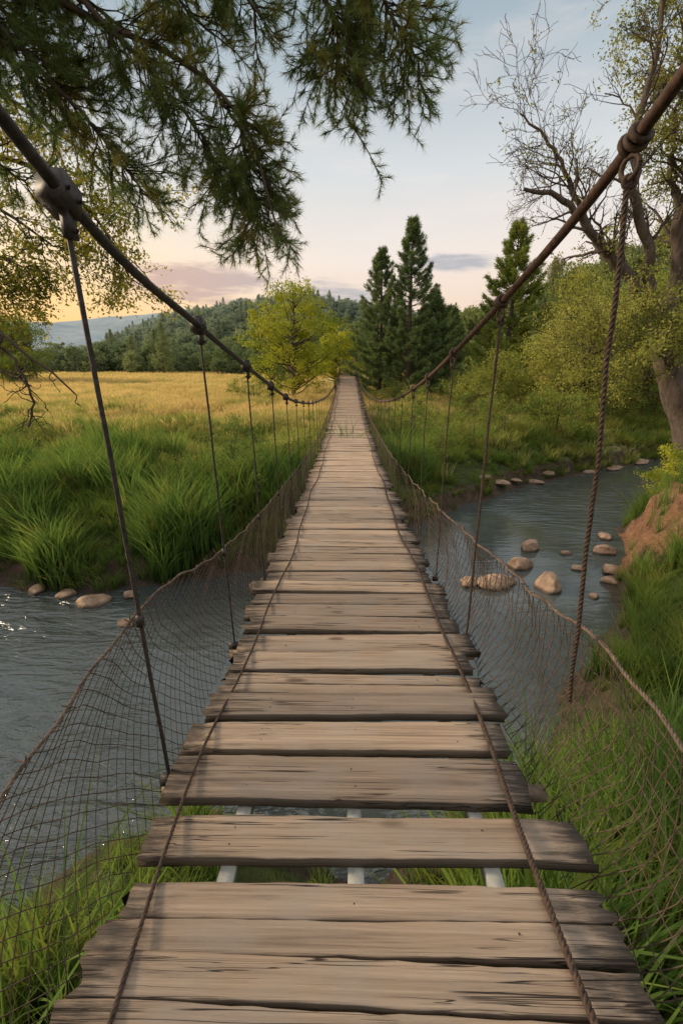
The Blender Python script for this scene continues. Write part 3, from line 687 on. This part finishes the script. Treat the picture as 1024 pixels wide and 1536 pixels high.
for (a,b) in exp:
    c=(a+b)/2;near=c<7;det=28 if near else (10 if c<16 else 6)
    hw=.75+r.normal(0,.022);off=r.normal(0,.024);yaw=r.normal(0,.012);roll=r.normal(0,.007)
    if c<.95: hw=.742;off=.012+off*.4
    z=float(dz(c))+r.normal(0,.005)
    th=.048;pid=r.random()*.62
    if c>3: pid=min(1,pid*(1-sst(3,9,c)*.5)+.70*sst(3,9,c))
    if abs(a-.812)<.01 or abs(a-.575)<.01 or (near and c>1.9 and r.random()<.2):
        k=a+(b-a)*r.uniform(.35,.62)
        plank(a,k-.002,z,hw,th,det,pid,off,yaw,roll)
        plank(k+.002,b,z+r.normal(0,.002),hw-r.uniform(0,.03),th,det,min(1,pid+.07),off+r.normal(0,.01),yaw+r.normal(0,.002),roll)
    else: plank(a,b,z,hw,th,det,pid,off,yaw,roll)
    if c<9:
        for sx in(-.42,.0,.46):
            for k in(.3,.7):
                if r.random()<.35: continue
                xx=sx+r.normal(0,.008);yy=a+(b-a)*k
                v,f=tube([(BX+xx,yy,z-.01),(BX+xx,yy,z+.0010),(BX+xx,yy,z+.0016)],[.003,.003,.0003],6);NAILS.add(v,f)
new_obj('planks',mb.mesh('planks',M_wood),bridge)
new_obj('nails',NAILS.mesh('nails',M_rust),bridge)
mb=MB();yy=np.concatenate([np.arange(-7,10,.35),np.arange(10,62.6,1.2)])
for sx in(-.42,.0,.46):
    zt=dz(yy)-.064;n=len(yy);jx=.006*np.sin(yy*2.3+sx*9)
    sec=[(-.027,0),(-.025,.003),(.025,.003),(.027,0),(.027,-.045),(-.027,-.045)]
    V=np.stack([np.stack([BX+sx+jx+a_,yy,zt+b_],1) for a_,b_ in sec],1).reshape(-1,3)
    i_=np.arange(n-1)[:,None]*6;j=np.arange(6)[None];kk=(j+1)%6
    mb.add(V,np.stack([i_+j,i_+6+j,i_+6+kk,i_+kk],-1).reshape(-1,4))
new_obj('stringers',mb.mesh('stringers',M_pale),bridge)
HL=[1.43+1.12*k for k in range(-6,54)];HR=[1.585+1.085*k for k in range(-6,56)]
yy=np.concatenate([np.arange(-7,12,.18),np.arange(12,62.1,.8)])
ml=MB();rad=np.interp(yy,[0,3,20],[.0175,.016,.015]);v,f=tube(np.stack([xl(yy),yy,cl(yy)],1),rad,12);ml.add(v,f)
new_obj('main_cable_a',ml.mesh('cable',M_cable,True),bridge)
ml=MB();v,f=tube(np.stack([xr(yy),yy,cr_(yy)],1),rad*1.1,12);ml.add(v,f)
new_obj('main_cable_b',ml.mesh('cable',M_cableR,True),bridge)
ha=MB();hb=MB();hc=MB()
def ring_(mb,c,nrm,R_,r_,seg=14):
    nrm=unit(nrm);a=unit(np.cross(nrm,[.3,.2,1.]));b=np.cross(nrm,a);t=np.linspace(0,2*np.pi,seg+1)
    v,f=tube(np.array(c)+R_*(np.cos(t)[:,None]*a+np.sin(t)[:,None]*b),r_,7);mb.add(v,f)
for k,y in enumerate(HL):
    if y>61 : continue
    zt=float(cl(y));zb=float(dz(y))-.07;x=xl(y);n=10
    lean=.02 if y<2 else r.normal(0,.01)
    P=np.stack([x+np.linspace(-.005,.035,n)+r.normal(0,.0015,n),y+np.linspace(0,lean,n),np.linspace(zt-.03,zb,n)],1)
    v,f=tube(P,.008 if y<2 else (.006 if y<5 else .005),8);ha.add(v,f)
    sl=(float(cl(y+.05))-float(cl(y-.05)))/.1;an=math.atan(sl);ca,sa=math.cos(an),math.sin(an)
    Rm=np.array([[1,0,0],[0,ca,-sa],[0,sa,ca]])
    sc=1.1 if y<2 else (.95 if y<6 else .75)
    q=Rm@np.array([0,0,.004]);v,f=box((x-.012*sc,y+q[1],zt+q[2]),(.064*sc,.082*sc,.072*sc),Rm);hc.add(v,f)
    q=Rm@np.array([0,0,.044*sc]);v,f=box((x-.012*sc,y+q[1],zt+q[2]),(.044*sc,.055*sc,.016*sc),Rm);hc.add(v,f)
    v,f=box((x-.001,y+.002,zt-.058*sc),(.022*sc,.034*sc,.07*sc));hc.add(v,f)
    if y<9:
        for s_ in(-.024,.024):
            q0=Rm@np.array([0,s_*sc,0]);v,f=tube([(x-.049*sc,y+q0[1],zt+q0[2]+.004),(x,y+q0[1],zt+q0[2]+.004),(x+.028*sc,y+q0[1],zt+q0[2]+.004)],.0055*sc,6);hc.add(v,f)
        v,f=tube([(x-.022,y,zt-.075*sc),(x,y,zt-.075*sc),(x+.022,y,zt-.075*sc)],.006,8);hc.add(v,f)
        v,f=box((x+.02,y+.01,float(nl(y)) if y<8 else zb+.3),(.022,.022,.045));hc.add(v,f)
    v,f=box((x+.03,y+lean,zb+.01),(.06,.035,.04));hc.add(v,f)
for k,y in enumerate(HR):
    if y>61: continue
    zt=float(cr_(y));x=xr(y);n=12
    if abs(y-1.585)<.01: xe,ze=x+.12,-1.36
    else: xe,ze=x+r.normal(-.01,.01),float(dz(y))-.07
    P=np.stack([np.linspace(x,xe,n)+r.normal(0,.003,n),np.full(n,y)+r.normal(0,.003,n),np.linspace(zt-.09 if y<6 else zt,ze,n)],1)
    if y<7: rope(hb,P,.009 if y<2 else (.0075 if y<3.5 else .0055),.06 if y<3 else .08,4)
    else: v,f=tube(P,.005,5);hb.add(v,f)
    sl=(float(cr_(y+.05))-float(cr_(y-.05)))/.1;t=unit(np.array([0,1,sl]))
    if y<7:
        for s_ in(-.026,-.004,.020):
            ring_(hb,np.array([x,y,zt])+t*s_+r.normal(0,.002,3),t+r.normal(0,.16,3),.027,.0098)
        ring_(hb,(x,y,zt-.062),(1,.35,0),.030,.008)
        ring_(hb,(x+.004,y,zt-.098),(.2,1,0),.016,.007)
    else:
        v,f=box((x,y,zt),(.045,.06,.05));hb.add(v,f)
    if abs(y-1.585)>.01:
        v,f=box((x-.02,y,ze+.01),(.05,.03,.04));hb.add(v,f)
new_obj('hanger_rods',ha.mesh('hangers',M_cable,True),bridge);new_obj('hanger_ropes',hb.mesh('ropes',M_rust,True),bridge);new_obj('cable_clamps',hc.mesh('clamps',M_cable),bridge)
mb=MB()
for y in HL+[60.]:
    if -6<y<61:
        v,f=box((BX,y+.04,float(dz(y))-.064-.045-.028),(1.62,.05,.04));mb.add(v,f)
new_obj('cross_bearers',mb.mesh('bearers',M_post),bridge)
mb=MB();yy=np.concatenate([np.arange(-6,14,.12),np.arange(14,62,.6)])
for sx,sd in((-.60,1),(.60,2)):
    xx=BX+sx+.02*np.sin(yy*1.3+sd*2)+.012*np.sin(yy*3.1+sd)-(.03*np.exp(-((yy-1.6)/.6)**2) if sx<0 else 0)
    P=np.stack([xx,yy,dz(yy)+.012+.003*np.sin(yy*9)],1)
    k=yy<9
    rope(mb,P[k],.0065 if sx<0 else .0105,.05,4);v,f=tube(P[~k],.009,6);mb.add(v,f)
new_obj('deck_ropes',mb.mesh('deck_ropes',M_rust,True),bridge)
def net(side,top,r_near,cell,y0,y1,mb,seed,sq=0.,rr=.0024,wa=1.):
    rg=np.random.default_rng(seed)
    def S(y,t):
        zt=top(y);zb=dz(y)-.06-(.22*np.exp(-(y/1.8)**2) if side>0 else .10*np.exp(-(y/1.6)**2))
        outw=(.16 if side>0 else .02)*np.exp(-(np.maximum(0,y-1.2)/2.2)**2)
        xt=(xr(y) if side>0 else -xl(y)+0)+outw-0.0;xb=.775+(BX if side>0 else -BX)
        bl=(.04+.07*np.exp(-(y/2.5)**2))*np.sin(np.pi*np.clip(t,0,1))
        w=wa*(.012*np.sin(y*7+t*5+seed)+.008*np.sin(y*17+t*11))
        x=xt*(1-t)+xb*t+bl+w
        sag=.03*np.sin(y*2*np.pi/1.12+1)
        return np.stack([side*x,y+wa*.014*np.sin(t*9+y*5),zt*(1-t)+zb*t+sag*t*(1-t)*2+.005*np.sin(y*23+t*4)],-1)
    Hh=.72
    t=np.linspace(0,1,14)
    for sgn in(-1,1):
        run=Hh*(1 if not sq else (sq if sgn>0 else .12))
        for c in np.arange(y0-Hh,y1+Hh,cell):
            yv=c+sgn*t*run+rg.normal(0,.002,14);k=(yv>y0)&(yv<y1)
            if k.sum()<2: continue
            v,f=tube(S(yv[k],t[k]),rr,3);mb.add(v,f)
    if sq:
        for tv in np.linspace(.09,1,10):
            yv=np.arange(y0,y1,.04);v,f=tube(S(yv,tv+.010*np.sin(yv*6+tv*20)),rr,3);mb.add(v,f)
    yv=np.arange(y0,y1,.06);P=S(yv,np.zeros(len(yv)))
    return P
mb=MB();P1=net(-1,nl,0,.066,-2.,9,mb,1,rr=.0018,wa=.5);P2=net(-1,nl,0,.16,9,61,mb,2,rr=.0020)
mt_=MB();rope(mt_,P1,.006,.05,4);v,f=tube(P2,.006,5);mt_.add(v,f)
for k in range(0,len(P1),3):
    for _ in range(2):
        d=r.normal(0,.013,3);v,f=tube([P1[k]-d,P1[k]+d*.2,P1[k]+d],.0022,3);mt_.add(v,f)
Q1=net(1,nr,0,.060,-2.,4.6,mb,3,sq=.25,rr=.0023);Q2=net(1,nr,0,.12,4.6,61,mb,4,rr=.0020)
rope(mt_,Q1,.008,.05,4);v,f=tube(Q2,.006,5);mt_.add(v,f)
for k in range(0,len(Q1),2):
    for _ in range(2):
        d=r.normal(0,.015,3);v,f=tube([Q1[k]-d,Q1[k]+d*.2,Q1[k]+d],.0026,3);mt_.add(v,f)
new_obj('side_nets',mb.mesh('nets',M_net),bridge);new_obj('net_top_ropes',mt_.mesh('net_ropes',M_netr,True),bridge)
mb=MB()
for (y,ztop,zg) in((62,1.15,-2.4),(-7,4.4,-3.2)):
    for x in(xl(0)-.02,xr(0)+.02):
        v,f=box((x,y,(ztop+zg)/2),(.2,.2,ztop-zg));mb.add(v,f)
    v,f=box((BX,y,(ztop-.25) if y<0 else ztop-2.9),(1.9,.14,.16));mb.add(v,f)
new_obj('end_posts',mb.mesh('posts',M_post),bridge)

# ---------------------------------------------------------------- light, sky, camera
AZ,EL=-76,21
w=bpy.data.worlds.new('World');bpy.context.scene.world=w;w.use_nodes=True;nt=w.node_tree;nt.nodes.clear()
out=nt.nodes.new('ShaderNodeOutputWorld');bg=nt.nodes.new('ShaderNodeBackground');sk=nt.nodes.new('ShaderNodeTexSky')
sk.sky_type='NISHITA';sk.sun_disc=False;sk.sun_elevation=math.radians(EL);sk.sun_rotation=math.radians(AZ)%(2*math.pi)
sk.air_density=1.0;sk.dust_density=2.0;sk.ozone_density=1.5;sk.altitude=200
tc=nt.nodes.new('ShaderNodeTexCoord').outputs['Generated']
sp=nt.nodes.new('ShaderNodeSeparateXYZ');nt.links.new(tc,sp.inputs[0])
el=sp.outputs[2];az=math_(nt,'ARCTAN2',sp.outputs[0],sp.outputs[1])
grad=ramp(nt,el,[(0,(1.,.68,.45)),(.09,(1.,.76,.58)),(.19,(.99,.87,.78)),(.32,(.76,.79,.80)),(.50,(.40,.50,.57)),(.70,(.95,.98,1.0)),(1,(1.5,1.45,1.4))])  # top stops brightened above the view, added as fill light for the ground
warm=math_(nt,'MULTIPLY',mapr(nt,az,.05,-.66),mapr(nt,el,.02,.46,1,0))
grad=mixc(nt,warm,grad,ramp(nt,el,[(0,(1.2,.60,.17)),(.12,(1.25,.80,.30)),(.26,(1.2,1.0,.70)),(.4,(1.05,1.0,.90))]))
def scale_col(c,s):
    return mixc(nt,1.,c,(s,s,s),'MULTIPLY')
skc=scale_col(sk.outputs[0],.10)
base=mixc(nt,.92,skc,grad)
nz=noise(nt,vmul(nt,tc,(5,5,30)),1.6,6,.6,.4)
cm=None
for(a0,e0,wa,we) in((-.29,.140,.14,.034),(-.02,.118,.09,.036),(.075,.10,.06,.022),(.205,.182,.085,.016),(-.16,.11,.07,.016),(.33,.12,.08,.016)):
    dx=math_(nt,'DIVIDE',math_(nt,'SUBTRACT',az,a0),wa);dy=math_(nt,'DIVIDE',math_(nt,'SUBTRACT',el,e0),we)
    q=math_(nt,'ADD',math_(nt,'MULTIPLY',dx,dx),math_(nt,'MULTIPLY',dy,dy))
    q=math_(nt,'SUBTRACT',q,math_(nt,'MULTIPLY',math_(nt,'SUBTRACT',nz,.5),4.2))
    c_=mapr(nt,q,.0,1.3,1,0)
    cm=c_ if cm is None else math_(nt,'MAXIMUM',cm,c_)
wisp=math_(nt,'MULTIPLY',mapr(nt,noise(nt,vmul(nt,tc,(2.2,2.2,11)),1.5,5,.6),.48,.72),mapr(nt,el,.05,.2,0,.25))
base=mixc(nt,wisp,base,(1.0,.88,.82))
ccol=mixc(nt,mapr(nt,az,-.35,.05),(.62,.44,.40),(.44,.46,.51))
base=mixc(nt,math_(nt,'MULTIPLY',cm,.85),base,ccol)
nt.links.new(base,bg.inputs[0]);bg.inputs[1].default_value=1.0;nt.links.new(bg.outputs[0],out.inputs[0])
a,e_=math.radians(AZ),math.radians(EL)
D=Vector((math.sin(a)*math.cos(e_),math.cos(a)*math.cos(e_),math.sin(e_)))
l=bpy.data.lights.new('sun','SUN');l.energy=4.6;l.angle=math.radians(8);l.color=(1,.80,.56)
o=new_obj('sun',l);o.rotation_euler=D.to_track_quat('Z','Y').to_euler()
cam=bpy.data.cameras.new('camera');cam.sensor_fit='VERTICAL';cam.sensor_height=36;cam.lens=16;cam.clip_start=.05;cam.clip_end=6000
o=new_obj('camera',cam);o.location=(0,0,0);o.rotation_euler=(math.radians(90-18.1),0,.0132)
bpy.context.scene.camera=o
bpy.context.scene.view_settings.view_transform='Standard';bpy.context.scene.view_settings.look='None';bpy.context.scene.view_settings.exposure=0
